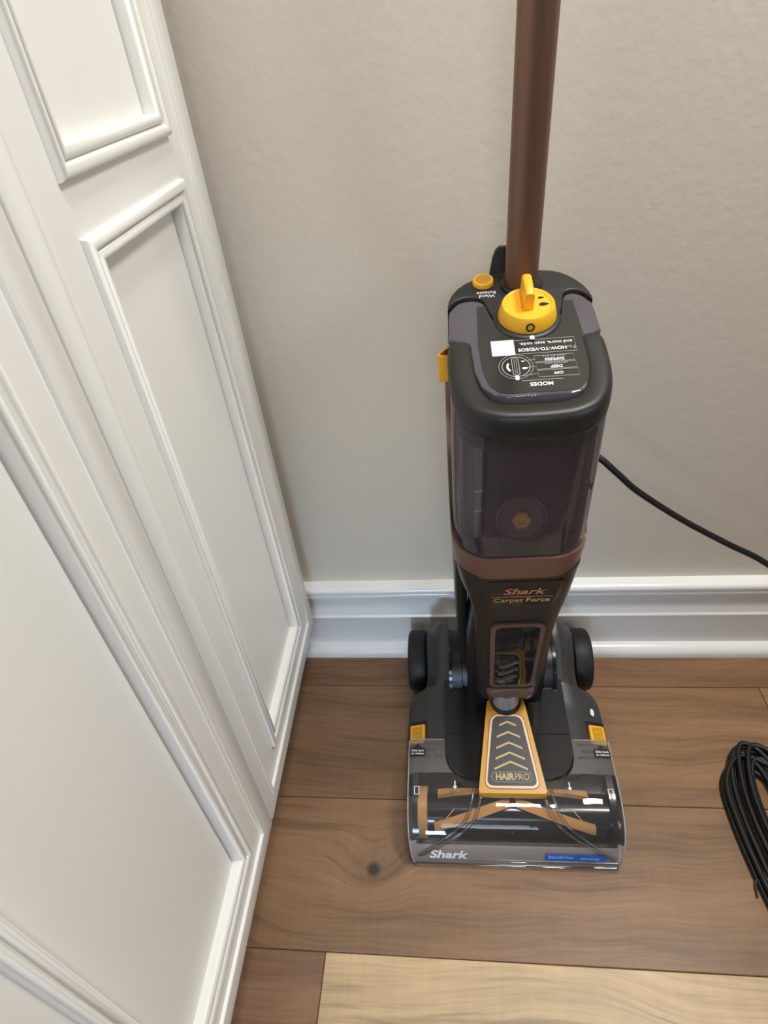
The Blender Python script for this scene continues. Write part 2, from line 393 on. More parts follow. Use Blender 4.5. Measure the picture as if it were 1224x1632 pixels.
# grey housing: top outline from above with the two arms
def base_outline(sgn):
    pts = catmull([(0.144, -0.052, 0), (0.1445, 0.0, 0), (0.1445, 0.050, 0), (0.1425, 0.072, 0), (0.134, 0.086, 0), (0.121, 0.094, 0), (0.116, 0.108, 0), (0.1155, 0.15, 0), (0.114, 0.180, 0)], 4)
    return [(sgn * p.x, p.y) for p in pts]
def top_z(u, v):
    z = interp([(-0.06, 0.080), (0.0, 0.082), (0.05, 0.084), (0.085, 0.092), (0.115, 0.116), (0.14, 0.138), (0.160, 0.146), (0.177, 0.138), (0.187, 0.108)], v)
    edge = smooth01((abs(u) - 0.088) / 0.056)
    drop = interp([(-0.06, 0.012), (0.05, 0.020), (0.09, 0.030), (0.12, 0.030), (0.16, 0.024)], v)
    return z - drop * edge ** 1.6
def strip_bm(sgn):
    """one side of the housing: inner edge |u|=0.080, outer edge from the outline, rounded over"""
    outl = base_outline(1); rings = []
    for u_out, v in outl:
        ui = 0.080; ring = []
        n = 8
        for k in range(n + 1):
            u = lerp(ui, u_out - 0.004, k / n)
            z = top_z(lerp(0.080, 0.144 if v < 0.085 else lerp(0.144, 0.150, 1), (u - ui) / max(1e-4, (u_out - ui))) if v > 0.085 else u, v)
            ring.append(Vector((sgn * u, v, z)))
        zt = ring[-1].z
        ring.append(Vector((sgn * (u_out - 0.001), v, zt - 0.004))); ring.append(Vector((sgn * u_out, v, zt - 0.012)))
        zb = interp([(0.05, 0.010), (0.09, 0.030), (0.13, 0.040), (0.18, 0.060)], v)
        ring.append(Vector((sgn * u_out, v, zb))); ring.append(Vector((sgn * ui, v, zb)))
        rings.append(ring)
    rings.append([Vector((p.x, 0.186, lerp(p.z, 0.09, 0.5))) for p in rings[-1]])
    return loft_bm(rings)
base = None
for s in (1, -1):
    o = vpart('nozzle_shoulder', strip_bm(s), greyp, None, 35, up=False)
    if base is None: base = o
# middle of the housing under the black panel, and the black end plates round the brush
bm = box_bm(-0.082, 0.082, -0.056, 0.120, 0.012, 0.080, 0.004)
vpart('nozzle_base', bm, blackp, None, up=False)
for s in (1, -1):
    prof = [(-0.130, 0.006), (-0.132, 0.02), (-0.127, 0.040), (-0.116, 0.056), (-0.098, 0.068), (-0.075, 0.075), (-0.05, 0.076), (-0.05, 0.006)]
    rings = [[Vector((s * x, v, z)) for v, z in prof] for x in (0.126, 0.1345)]
    vpart('end_plate', loft_bm(rings), gloss, None, 30, up=False)
# clear cover: curved shell over the brush, closed at its sides
cz = [(v, z) for v, z in CP]
def cover_shell():
    bm = bmesh.new(); us = [-1, -0.975, -0.93] + [x / 10 for x in range(-8, 9, 2)] + [0.93, 0.975, 1]
    outer = []
    for j, (v, z) in enumerate(cz):
        row = []
        for t in us:
            half = interp([(0.0, 0.1335), (0.03, 0.1375), (0.06, 0.1400), (0.09, 0.1410)], z)
            dz = 0.0
            if abs(t) > 0.9: dz = -0.006 * ((abs(t) - 0.9) / 0.1) ** 2
            row.append(bm.verts.new((t * half, v, max(0.004, z + dz))))
        outer.append(row)
    for a, b in zip(outer, outer[1:]):
        for i in range(len(us) - 1): bm.faces.new((a[i], a[i + 1], b[i + 1], b[i]))
    # side skirts
    for i in (0, len(us) - 1):
        low = [bm.verts.new((r[i].co.x * 1.001, r[i].co.y, max(0.004, min(r[i].co.z - 0.001, 0.012)))) for r in outer]
        for k in range(len(low) - 1): bm.faces.new((outer[k][i], outer[k + 1][i], low[k + 1], low[k]))
    return bm
cover = vpart('nozzle_cover', cover_shell(), coverc, None, 50, up=False, label='clear plastic nozzle cover')
cover.data.materials.append(frost); cover.data.materials.append(frost_low)
for p in cover.data.polygons:      # finely ribbed, cloudier plastic low on the front and back on the shoulders
    c = p.center
    if c.z < 0.046: p.material_index = 2
    elif c.y > -0.058: p.material_index = 1
# front lip of the cover, a double step
for v, z0, z1, hw in ((-0.1430, 0.004, 0.0085, 0.1325), (-0.1402, 0.0115, 0.0150, 0.1332)):
    vpart('cover_lip', box_bm(-hw, hw, v - 0.002, v + 0.002, z0, z1, 0.001, 2), coverc, cover, up=False)
# two flared ribs of the suction channel from the yellow badge to the front corners
for s in (1, -1):
    for off in (0.0, 0.011):
        pts = [(0.040 + off, -0.078), (0.045 + off, -0.098), (0.054 + off, -0.115), (0.074 + off, -0.127), (0.100 + off * 0.7, -0.135), (0.124 + off * .3, -0.1395)]
        path = catmull([(s * u, v, cover_z(v) + 0.0012) for u, v in pts], 5)
        vpart('channel_rib', sweep_bm(path, circ(0.0021, 8)), coverc, cover, 60, up=False)
# cover edges, their bright glint put into a pale colour
for s in (1, -1):
    path = [Vector((s * (interp([(0.0, 0.1335), (0.03, 0.1375), (0.06, 0.1400), (0.09, 0.1410)], z) - 0.0005), v, max(0.006, z - 0.0056))) for v, z in cz]
    vpart('edge_glint', sweep_bm(path, circ(0.0011, 8), up=Vector((1, 0, 0))), edgec, cover, 60, up=False)
    vpart('edge_glint', box_bm(min(s * 0.090, s * 0.138), max(s * 0.090, s * 0.138), -0.0050, -0.0034, 0.0815, 0.0838, 0.0005, 1), edgec, cover, up=False)
# thin ribs across the clear front
for zz in (0.018, 0.025, 0.032, 0.039, 0.046):
    vv = interp([(z, v) for v, z in cz], zz)
    vpart('channel_rib', box_bm(-0.118, 0.118, vv + 0.001, vv + 0.003, zz - 0.0008, zz + 0.0008, 0.0004, 1), frost_low, cover, up=False)
bm = box_bm(-0.002, 0.002, -0.139, -0.112, 0.012, 0.014, 0.0006, 1); vpart('channel_rib', bm, coverc, cover, up=False)
# cross ridges moulded in the clear shoulders
for s in (1, -1):
    for v, a, b in ((-0.012, 0.096, 0.118), (-0.022, 0.100, 0.116), (-0.031, 0.094, 0.118)):
        vpart('cover_ridge', box_bm(min(s * a, s * b), max(s * a, s * b), v - 0.0012, v + 0.0012, cover_z(v) - 0.001, cover_z(v) + 0.0018, 0.0006, 1), coverc, cover, up=False)
# brush roll
BV, BZ, BRR = -0.088, 0.039, 0.0255
def xcyl(prof, v, z, n=36):
    bm = lathe_bm([(r, h) for h, r in prof], n, 'X'); bm.transform(Matrix.Translation((0, v, z))); return bm
roll = vpart('brush_roll', xcyl([(-0.127, 0.018), (-0.127, BRR), (0.127, BRR), (0.127, 0.018)], BV, BZ), gloss, None, 40, up=False)
def bristle_strip(u0, u1, a0, a1, wdeg=24, h=0.006):
    rings = []
    for k in range(13):
        t = k / 12; u = lerp(u0, u1, t); ac = lerp(a0, a1, t); ring = []
        for rr in (BRR - 0.002, BRR + h):
            rng = range(5) if rr > BRR else range(4, -1, -1)
            for q in rng:
                a = R(ac - wdeg / 2 + wdeg * q / 4); ring.append(Vector((u, BV - rr * math.cos(a), BZ + rr * math.sin(a))))
        rings.append(ring)
    return loft_bm(rings)
for s in (1, -1):
    vpart('bristle_strip', bristle_strip(s * 0.105, s * 0.004, 26, 90), bristle, roll, 40, up=False)
    vpart('bristle_strip', bristle_strip(s * 0.100, s * 0.030, 118, 150), bristle, roll, 40, up=False)
    for u, a in ((0.060, 55), (0.092, 55)):     # thin pale clearing fins
        vpart('clearing_fin', bristle_strip(s * (u - 0.014), s * u, a + 18, a - 14, 2.5, 0.003), rose, roll, 0, up=False)
vpart('felt_ring', xcyl([(-0.127, BRR + .003), (-0.127, BRR + 0.0075), (-0.1145, BRR + 0.0075), (-0.1145, BRR + .003)], BV, BZ), bristle, roll, 40, up=False)

# black glossy centre panel of the nozzle
pp = rrect(-0.088, 0.088, -0.064, 0.105, (0.034, 0.006, 0.006, 0.034), 8)
ztop = lambda x, y: interp([(-0.07, 0.0850), (0.0, 0.0905), (0.06, 0.0960), (0.11, 0.0965)], y)
panel = vpart('centre_panel', prism_bm(pp, lambda x, y: 0.06, ztop, 0.003), gloss, None, 35, up=False)
vpart('panel_seam', box_bm(-0.0885, 0.0885, 0.0005, 0.0014, 0.086, 0.0908, 0), ventm, panel, up=False)
for s in (1, -1):   # pale rim line where clear cover meets the panel
    pass
rim = [(x * 1.012, y * 1.012 - 0.0005) for x, y in pp if y < -0.02]
# yellow badge wedge
def wz(v): return lerp(0.0905, 0.1180, (v + 0.0865) / 0.1245)
def trap(inset, r, n=5):
    v0, v1 = -0.0865 + inset, 0.038 - inset
    h0, h1 = 0.0450 - inset * 0.95, 0.0262 - inset * 0.95
    P = [Vector((h0, v0)), Vector((h1, v1)), Vector((-h1, v1)), Vector((-h0, v0))]; out = []
    for i in range(4):
        p, a, b = P[i], P[i - 1], P[(i + 1) % 4]
        d1 = (a - p).normalized() * r; d2 = (b - p).normalized() * r
        for k in range(n + 1):
            t = k / n; q = (p + d1) * (1 - t) ** 2 + p * 2 * t * (1 - t) + (p + d2) * t * t
            out.append((q.x, q.y))
    return out
def slab(poly, dz0, dz1, bev=0.0): return prism_bm(poly, lambda x, y: wz(y) + dz0, lambda x, y: wz(y) + dz1, bev, 2)
badge = vpart('hose_duct', prism_bm(trap(0, 0.003), lambda x, y: min(0.078, cover_z(min(y, -0.004)) - 0.002), lambda x, y: wz(y), 0.0012, 2), mustard, None, 40, up=False, label='mustard yellow duct with a chevron badge')
def trap_in(inset, r):
    v0, v1 = -0.0865 + inset, 0.020 - inset * 0.4
    return [(x, y) for x, y in trap(inset, r) ]
def inlay(i, top):
    v0, v1 = -0.0805 + i, 0.017 - i; h0, h1 = 0.0365 - i, 0.0225 - i; r = 0.012 - i * 0.8
    P = [Vector((h0, v0)), Vector((h1, v1)), Vector((-h1, v1)), Vector((-h0, v0))]; out = []
    for k0 in range(4):
        p, a, b = P[k0], P[k0 - 1], P[(k0 + 1) % 4]; d1 = (a - p).normalized() * r; d2 = (b - p).normalized() * r
        for k in range(8):
            t = k / 7; q = (p + d1) * (1 - t) ** 2 + p * 2 * t * (1 - t) + (p + d2) * t * t; out.append((q.x, q.y))
    return slab(out, -0.002, top, 0)
vpart('badge_border', inlay(-0.0010, 0.0002), blackp, badge, 0, up=False)
vpart('badge_border', inlay(0.0, 0.0006), rose, badge, 0, up=False, label='rose gold border line')
vpart('badge_border', inlay(0.0030, 0.0008), blackp, badge, 0, up=False)
vpart('badge_plate', inlay(0.0038, 0.0011), matte, badge, 0, up=False)
slope = Vector((0, 1, (wz(0.038) - wz(-0.0865)) / 0.1245)).normalized()
def chev(v, hw):
    bm = bmesh.new(); t = 0.0026; dv = hw * 0.42; z = lambda y: wz(y) + 0.0014
    for s in (1, -1):
        q = [(0, v + dv), (s * hw, v), (s * hw, v - t), (0, v + dv - t)]
        bm.faces.new([bm.verts.new((x, y, z(y))) for x, y in q])
    r = bmesh.ops.extrude_face_region(bm, geom=bm.faces[:])
    for e in r['geom']:
        if isinstance(e, bmesh.types.BMVert): e.co.z -= 0.001
    return bm
for v, hw in ((0.0035, 0.0115), (-0.0125, 0.0160), (-0.0275, 0.0178), (-0.0415, 0.0198), (-0.0545, 0.0222)):
    vpart('chevron', chev(v - 0.001, hw), gold, badge, 0, up=False)
def outline_bm(poly, wd, zf):
    """thin raised outline along a closed polygon"""
    path = [Vector((x, y, zf(x, y))) for x, y in poly]
    return sweep_bm(path, [(-wd / 2, 0), (wd / 2, 0), (wd / 2, 0.0003), (-wd / 2, 0.0003)], True)
vpart('badge_outline', outline_bm(rrect(-0.0265, 0.0265, -0.0730, -0.0605, 0.006, 5), 0.0006, lambda x, y: wz(y) + 0.0011), grey_line, badge, 0, up=False)
text_obj('lettering', 'HAIR', 0.0118, frame((-0.0215, -0.0668, wz(-0.0668) + 0.0013), (1, 0, 0), slope), gold, badge, bold=0.034, align='LEFT', sx=0.92)
text_obj('lettering', 'PRO', 0.0118, frame((0.0035, -0.0668, wz(-0.0668) + 0.0013), (1, 0, 0), slope), gold, badge, bold=0.0, align='LEFT', sx=0.88)
text_obj('lettering', '\u2122', 0.004, frame((0.0222, -0.0635, wz(-0.0635) + 0.0013), (1, 0, 0), slope), gold, badge, align='LEFT')
# silver swivel tube between badge and neck
bm = lathe_bm([(0.0195, 0), (0.0195, 0.05), (0.017, 0.052)], 32); bm.transform(Matrix.Translation((0.000, 0.0375, 0.095)))
vpart('swivel_tube', bm, silver, None, 40, up=False)
bm = lathe_bm([(0.0225, 0), (0.0225, 0.006), (0.0205, 0.0075)], 32); bm.transform(Matrix.Translation((0.000, 0.0375, 0.1135)))
vpart('swivel_collar', bm, blackp, None, 40, up=False)
# yellow release buttons with their recesses and arrow tags
for s in (1, -1):
    a, b = 0.1165, 0.1400
    zc = 0.0745 if s > 0 else 0.0745
    tilt = Matrix.Translation((s * 0.128, 0.010, 0.0725)) @ Matrix.Rotation(s * R(15), 4, 'Y') @ Matrix.Rotation(R(2), 4, 'X')
    bm = box_bm(-0.0138, 0.0138, -0.0185, 0.0205, -0.004, 0.0022, 0.002, 2); bm.transform(tilt)
    rec = vpart('button_recess', bm, blackp, None, 40, up=False)
    bm = box_bm(-0.0115, 0.0115, -0.0165, 0.0130, -0.002, 0.0050, 0.002, 3); bm.transform(tilt)
    rb = vpart('release_button', bm, yellow, None, 40, up=False, label='yellow slide button on the nozzle shoulder')
    bm = box_bm(-0.0075, 0.0075, -0.0125, 0.0090, 0.0046, 0.0054, 0.0003, 1); bm.transform(tilt)
    vpart('button_pad', bm, mustard, rb, 40, up=False)
    for v in (0.002, -0.006):
        bm = box_bm(-0.005, 0.005, v - 0.0006, v + 0.0006, 0.005, 0.0061, 0.0002, 1); bm.transform(tilt)
        vpart('grip_line', bm, yellow, rb, 40, up=False)
    tz = Matrix.Translation((s * 0.1275, -0.0225, 0.0836)) @ Matrix.Rotation(s * R(1), 4, 'Y') @ Matrix.Rotation(R(1), 4, 'X')
    poly = [(-0.0105, -0.0085), (0.0105, -0.0085), (0.0105, 0.0035), (0.0045, 0.0045), (0, 0.0100), (-0.0045, 0.0045), (-0.0105, 0.0035)]
    bm = prism_bm(poly, lambda x, y: 0, lambda x, y: 0.0012); bm.transform(tz)
    tag = vpart('arrow_tag', bm, blackp, None, 0, up=False)
    text_obj('lettering', 'Slide back', 0.0044, tz @ Matrix.Translation((0, -0.0005, 0.0014)), white, tag, bold=0.01)
    text_obj('lettering', 'to release', 0.0044, tz @ Matrix.Translation((0, -0.0050, 0.0014)), white, tag, bold=0.01)
    # small moulded marks on the clear cover
    v = -0.079; bm = outline_bm([(s * 0.128 + x, v + y) for x, y in ((-0.003, 0.005), (-0.003, -0.005), (0.003, -0.005), (0.003, 0.005))], 0.0012, lambda x, y: cover_z(y) - 0.0005)
    vpart('cover_mark', bm, white, cover, 0, up=False)
    v = -0.072
    poly = [(s * 0.076 + x, v + y) for x, y in ((-0.0008, 0.006), (-0.0008, -0.001), (-0.003, -0.001), (0, -0.005), (0.003, -0.001), (0.0008, -0.001), (0.0008, 0.006))]
    vpart('cover_mark', prism_bm(poly, lambda x, y: cover_z(y) - 0.001, lambda x, y: cover_z(y) + 0.0004), white, cover, 0, up=False)
# drain slot on the right shoulder
bm = lathe_bm([(0.0028, 0), (0.0028, 0.001)], 14); bm.transform(Matrix.Translation((0.1285, 0.046, 0.0735)) @ Matrix.Diagonal((1, 2.2, 1, 1)))
vpart('lock_mark', bm, white, None, 0, up=False)
# lettering and blue label on the clear front
sl = Vector((0, cz[4][0] - cz[0][0], cz[4][1] - cz[0][1]))
def front_frame(u, z):
    v = interp([(zz, vv) for vv, zz in cz], z); v2 = interp([(zz, vv) for vv, zz in cz], z + 0.006)
    return frame((u, v - 0.0012, z), (1, 0, 0), (0, v2 - v, 0.006))
text_obj('lettering', 'Shark', 0.0205, front_frame(-0.0890, 0.0290), white, cover, bold=0.028, shear=0.22, sx=1.05)
M = front_frame(0.0770, 0.0290)
bm = box_bm(-0.0385, 0.0385, -0.0062, 0.0062, -0.0003, 0.0006); bm.transform(M)
lab = vpart('blue_label', bm, bluem, None, 0, up=False, label='blue stick-on label')
text_obj('lettering', 'StainStriker', 0.0070, M @ Matrix.Translation((-0.035, 0.0015, 0.0008)), paleblue, lab, align='LEFT', bold=0.005)
text_obj('lettering', 'technology', 0.0055, M @ Matrix.Translation((0.006, -0.0002, 0.0008)), paleblue, lab, align='LEFT')

# --- wheels and pivot
for s in (1, -1):
    prof = [(0.117, 0.030), (0.117, 0.0458), (0.1195, 0.0488), (0.124, 0.0500), (0.140, 0.0500), (0.1445, 0.0486), (0.147, 0.0448), (0.147, 0.036), (0.1455, 0.034), (0.1455, 0.0)]
    wh = vpart('wheel', xcyl([(s * a, b) for a, b in prof], 0.163, 0.0503, 44), rubber, None, 30, up=False)
    vpart('wheel_hub', xcyl([(s * 0.1456, 0.033), (s * 0.1468, 0.032), (s * 0.1475, 0.012), (s * 0.1475, 0.0)], 0.163, 0.0503, 32), blackp, wh, 30, up=False)
piv = vpart('pivot_housing', xcyl([(-0.079, 0.0), (-0.079, 0.050), (-0.075, 0.0545), (-0.061, 0.0545), (-0.060, 0.051), (0.060, 0.051), (0.061, 0.0545), (0.075, 0.0545), (0.079, 0.050), (0.079, 0.0)], 0.128, 0.083, 44), blackp, None, 30, up=False)
for s in (1, -1):
    vpart('pivot_ring', xcyl([(s * 0.0755, 0.040), (s * 0.0755, 0.0575), (s * 0.0800, 0.0575), (s * 0.0800, 0.040)], 0.128, 0.083, 44), gloss, piv, 30, up=False)

# --- lower body: front panel, struts, core
def plate_v(z): return interp([(0.13, 0.030), (0.20, 0.014), (0.30, 0.003), (0.345, -0.003), (0.37, -0.008), (0.40, -0.0165), (0.43, -0.0225), (0.46, -0.0255)], z)
def plate_h(z): return interp([(0.13, 0.0430), (0.20, 0.0445), (0.28, 0.0475), (0.32, 0.0505), (0.35, 0.0555), (0.38, 0.0610), (0.405, 0.0650), (0.43, 0.0675), (0.46, 0.069)], z)
def plate_b(z): return interp([(0.13, 0.070), (0.34, 0.070), (0.40, 0.120), (0.43, 0.150)], z)
rings = []
zs = [0.133 + (0.429 - 0.133) * i / 30 for i in range(31)]
for z in zs:
    h = plate_h(z); f = plate_v(z); b = plate_b(z); k = 1.0
    rf = min(0.030, h * 0.45); dx = -0.0050 * smooth01((z - 0.35) / 0.07); ring = [(x + dx, y) for x, y in rrect(-h, h, f, b, (rf, 0.02, 0.02, rf), 6)]
    rings.append([Vector((x, y, z)) for x, y in ring])
r0 = rings[0]
rings.insert(0, [Vector((p.x * 0.94, p.y * 0.97 + 0.0012, 0.131)) for p in r0])
front = vpart('front_housing', loft_bm(rings), panelm, None, 45)
def front_surface(z, off=0.0):
    return plate_v(z) - off
def wall_frame(u, z, off):
    return LM(frame((u, plate_v(z) - off, z), (1, 0, 0), (0, plate_v(z + 0.02) - plate_v(z - 0.02), 0.04)))
def on_front(poly, d0, d1, bev=0):
    """raised slab that follows the leaning front face; poly in (u, z)"""
    bm = bmesh.new(); lo = [bm.verts.new((u, plate_v(z) - d0, z)) for u, z in poly]; hi = [bm.verts.new((u, plate_v(z) - d1, z)) for u, z in poly]
    n = len(poly); bm.faces.new(lo[::-1]); bm.faces.new(hi)
    for i in range(n): bm.faces.new((lo[i], lo[(i + 1) % n], hi[(i + 1) % n], hi[i]))
    return bm
def ring_on_front(outer, inner, d0, d1):
    bm = bmesh.new(); n = len(outer)
    A = [bm.verts.new((u, plate_v(z) - d0, z)) for u, z in outer]; B = [bm.verts.new((u, plate_v(z) - d1, z)) for u, z in outer]
    Cc = [bm.verts.new((u, plate_v(z) - d1, z)) for u, z in inner]; D = [bm.verts.new((u, plate_v(z) - d0, z)) for u, z in inner]
    for i in range(n):
        j = (i + 1) % n
        for p, q in ((A, B), (B, Cc), (Cc, D)): bm.faces.new((p[i], p[j], q[j], q[i]))
    return bm
def wpoly(i, z0=0.182, z1=0.330):
    ref = rrect(-0.031, 0.031, z0, z1, 0.012, 5)
    out = [(x * lerp(0.94, 1.06, (y - z0) / (z1 - z0)), y) for x, y in rrect(-0.031 + i, 0.031 - i, z0 + i, z1 - i, 0.012 - i * 0.6, 5)]
    res = []        # subdivide the long sides so that slabs follow the curve
    for q0 in range(len(out)):
        a, b = out[q0], out[(q0 + 1) % len(out)]
        k = max(1, int(abs(ref[q0][1] - ref[(q0 + 1) % len(ref)][1]) / 0.012))
        for q in range(k): res.append((lerp(a[0], b[0], q / k), lerp(a[1], b[1], q / k)))
    return res
vpart('window_frame', ring_on_front(wpoly(0), wpoly(0.0055), 0.0, 0.0035), brownp, front, 40)
def wquad(u0, u1, z0, z1, d, n=8):
    bm = bmesh.new(); rows = []
    for k in range(n + 1):
        z = lerp(z0, z1, k / n); f = lerp(0.94, 1.06, (z - 0.182) / 0.148)
        rows.append([bm.verts.new((u * f, plate_v(z) - d, z)) for u in (u0, u1)])
    for a, b in zip(rows, rows[1:]): bm.faces.new((a[0], a[1], b[1], b[0]))
    return bm
def wslab(u0, u1, z0, z1, d0, d1):
    bm = wquad(u0, u1, z0, z1, d1); g = bmesh.ops.extrude_face_region(bm, geom=bm.faces[:])
    for e in g['geom']:
        if isinstance(e, bmesh.types.BMVert): e.co.y += d1 - d0
    return bm
vpart('window_backing', wslab(-0.026, 0.026, 0.187, 0.325, 0.0002, 0.0008), mat('window_backing_plastic', srgb(84, 74, 65), 0.4), front, 0)
vpart('window_duct', wslab(-0.022, 0.006, 0.262, 0.320, 0.0005, 0.0014), beige, front, 0)
vpart('window_duct', wslab(0.007, 0.020, 0.200, 0.322, 0.0005, 0.0022), beige, front, 0)
vpart('window_duct', wslab(-0.019, 0.004, 0.285, 0.306, 0.0010, 0.0020), panelm, front, 0)
br = vpart('window_brush', wslab(-0.021, 0.011, 0.192, 0.262, 0.0005, 0.0018), ventm, None, 0)
for k in range(3):
    pts = [(-0.019, 0.198 + 0.017 * k), (-0.011, 0.199 + 0.017 * k), (-0.002, 0.206 + 0.017 * k), (0.006, 0.210 + 0.017 * k)]
    path = catmull([(u, plate_v(z) - 0.0022, z) for u, z in pts], 4)
    vpart('brush_rib', sweep_bm(path, circ(0.0010, 6), up=Vector((0, 1, 0))), smoky_grey, br, 60)
vpart('window_cover', wslab(-0.0255, 0.0255, 0.1875, 0.3245, 0.0026, 0.0034), windowc, front, 0, label='clear viewing window')
# brown latch below the window
pl = [Vector((x, y, 0)) for x, y in superell(0.032, 0.0095, 0.55, 32)]
bm = loft_bm([[Vector((p.x * k, plate_v(0.165) - d, 0.166 + p.y * k)) for p in pl] for k, d in ((1, -0.004), (1, 0.004), (0.93, 0.0070), (0.8, 0.0080))])
vpart('window_latch', bm, brownp, front, 50)
# wordmark plate
pl = [(x, y) for x, y in rrect(-0.044, 0.044, 0.356, 0.4115, 0.006, 4)]
res = []
for a, b in zip(pl, pl[1:] + pl[:1]):
    k = max(1, int(abs(a[1] - b[1]) / 0.008))
    for q in range(k): res.append((lerp(a[0], b[0], q / k), lerp(a[1], b[1], q / k)))
rows = []
bm = bmesh.new()
for k in range(9):
    z = lerp(0.368, 0.418, k / 8); hw = 0.043 * plate_h(z) / 0.066
    rows.append([bm.verts.new((u * hw, plate_v(z) - 0.0006 + (0.002 if abs(u) == 1 else 0), z)) for u in (-1, -0.9, 0, 0.9, 1)])
for a, b in zip(rows, rows[1:]):
    for i in range(4): bm.faces.new((a[i], a[i + 1], b[i + 1], b[i]))
wp = vpart('wordmark_plate', bm, gloss, None, 0)
text_obj('lettering', 'Shark', 0.0175, wall_frame(-0.0005, 0.3990, 0.0012), copper, wp, bold=0.022, shear=0.25, sx=1.12)
bm = box_bm(-0.0335, 0.0335, -0.0005, 0.0005, 0, 0.0005); bm.transform(wall_frame(-0.001, 0.3885, 0.001)); from_bm('rule_line', bm, copper, wp, 0)
text_obj('lettering', 'Carpet', 0.0125, wall_frame(-0.0320, 0.3800, 0.0012), gold, wp, bold=0.0, align='LEFT', sx=0.94)
text_obj('lettering', 'Force', 0.0125, wall_frame(0.0040, 0.3800, 0.0012), gold, wp, bold=0.018, align='LEFT', sx=0.92)
# rear struts on both sides, open gap between them and the front housing
for s in (1, -1):
    path = catmull([(s * 0.0625, 0.100, 0.445), (s * 0.0640, 0.108, 0.36), (s * 0.0625, 0.118, 0.27), (s * 0.0590, 0.126, 0.18), (s * 0.0545, 0.130, 0.09)], 7)
    vpart('rear_strut', sweep_bm(path, superell(0.0085, 0.030, 0.55, 20), up=Vector((0, 1, 0))), matte, None, 50)
bm = loft_bm([[Vector((x, y, z)) for x, y in rrect(-h, h, 0.05, b, 0.012, 4)] for z, h, b in ((0.075, 0.054, 0.12), (0.22, 0.056, 0.12), (0.285, 0.050, 0.12), (0.325, 0.034, 0.11), (0.37, 0.036, 0.12), (0.43, 0.050, 0.14))])
vpart('core_column', bm, blackp, None, 45)

# --- tank section
def out_poly(hw, vf, vb, rf, rb, n=8, side=10):
    p = rrect(-hw, hw, vf, vb, (rf, rb, rb, rf), n); res = []
    for a, b in zip(p, p[1:] + p[:1]):
        L = math.hypot(a[0] - b[0], a[1] - b[1]); k = max(1, int(L / 0.010))
        for q in range(k): res.append((lerp(a[0], b[0], q / k), lerp(a[1], b[1], q / k)))
    return res
def body_at(z):
    hw = interp([(0.42, 0.0665), (0.45, 0.0685), (0.50, 0.0694), (0.60, 0.0698), (0.64, 0.0698)], z)
    vf = interp([(0.42, -0.0205), (0.45, -0.0255), (0.50, -0.0290), (0.60, -0.0335)], z)
    return [(x - 0.0055, y) for x, y in out_poly(hw, vf, 0.155, 0.040, 0.052)]
NB = len(body_at(0.5))
def z_tank(v): return 0.4575 + 0.165 * smooth01((v + 0.005) / 0.115)
def z_band(v): return 0.4270 + 0.150 * smooth01((v - 0.010) / 0.165)
def point_on(i, z):
    p = body_at(z)
    i = min(i, len(p) - 1); return p[i]
def side_patch(zlo, zhi, vmax, inset=0.0, n=10, thick=0.0):
    """strip of the body skin in front of v = vmax, from zlo(v) to zhi(v)"""
    ref = body_at(0.5); idx = [i for i, (x, y) in enumerate(ref) if y <= vmax]
    # order from back left round the front to back right
    idx.sort(key=lambda i: math.atan2(ref[i][0], -(ref[i][1] - vmax - 0.02)))
    cols = []
    for i in idx:
        v = ref[i][1]; col = []
        for k in range(n + 1):
            z = lerp(zlo(v), zhi(v), k / n); x, y = point_on(i, z)
            cx, cy = 0, 0.06; L = math.hypot(x - cx, y - cy)
            col.append(Vector((x - (x - cx) / L * inset, y - (y - cy) / L * inset, z)))
        cols.append(col)
    bm = bmesh.new(); g = [[bm.verts.new(p) for p in c] for c in cols]
    for a, b in zip(g, g[1:]):
        for k in range(n): bm.faces.new((a[k], b[k], b[k + 1], a[k + 1]))
    bmesh.ops.remove_doubles(bm, verts=bm.verts, dist=1e-5)
    return bm
PT = 0.287
def plane_z(v): return 0.6457 + PT * v
tank = vpart('tank', side_patch(z_tank, lambda v: plane_z(v) - 0.010 if v > 0.03 else lerp(0.628, plane_z(v) - 0.010, smooth01((v + 0.01) / 0.04)), 0.105, 0.0, 14), tankc, None, 50, label='smoked clear water tank')
# tank floor and inner duct behind the smoked wall
fl = [p for p in body_at(0.46)]
bm = bmesh.new(); bm.faces.new([bm.verts.new((x * 0.95, max(y * 0.94, -0.022), 0.452)) for x, y in fl]); vpart('tank_floor', bm, panelm, tank, 0)
bm = loft_bm([[Vector((x, y, z)) for x, y in rrect(-h, h, f, 0.075, 0.010, 4)] for z, h, f in ((0.455, 0.043, -0.004), (0.50, 0.046, 0.006), (0.59, 0.050, 0.014), (0.630, 0.050, 0.014))])
duct = vpart('inner_duct', bm, mat('inner_duct_plastic', srgb(40, 33, 35), 0.25), tank, 45)
tiltf = LM(frame((-0.0065, -0.0050, 0.493), (1, 0, 0), (0, 0.28, 1)))
bm = lathe_bm([(0.0258, -0.004), (0.0258, 0.0030), (0.0240, 0.0042), (0.0224, 0.0010), (0.0120, 0.0006), (0.0, 0.0006)], 36); bm.transform(tiltf); vpart('valve_ring', bm, mat('valve_ring_plastic', srgb(104, 78, 64), 0.3), tank, 40, up=False)
bm = lathe_bm([(0.0100, 0.0), (0.0100, 0.006), (0.0085, 0.0075), (0.0035, 0.0075), (0.0028, 0.0055), (0, 0.0055)], 6); bm.transform(tiltf); vpart('valve_cap', bm, mat('valve_cap_plastic', srgb(255, 196, 70), 0.4), tank, 40, up=False, label='yellow valve cap inside the tank')
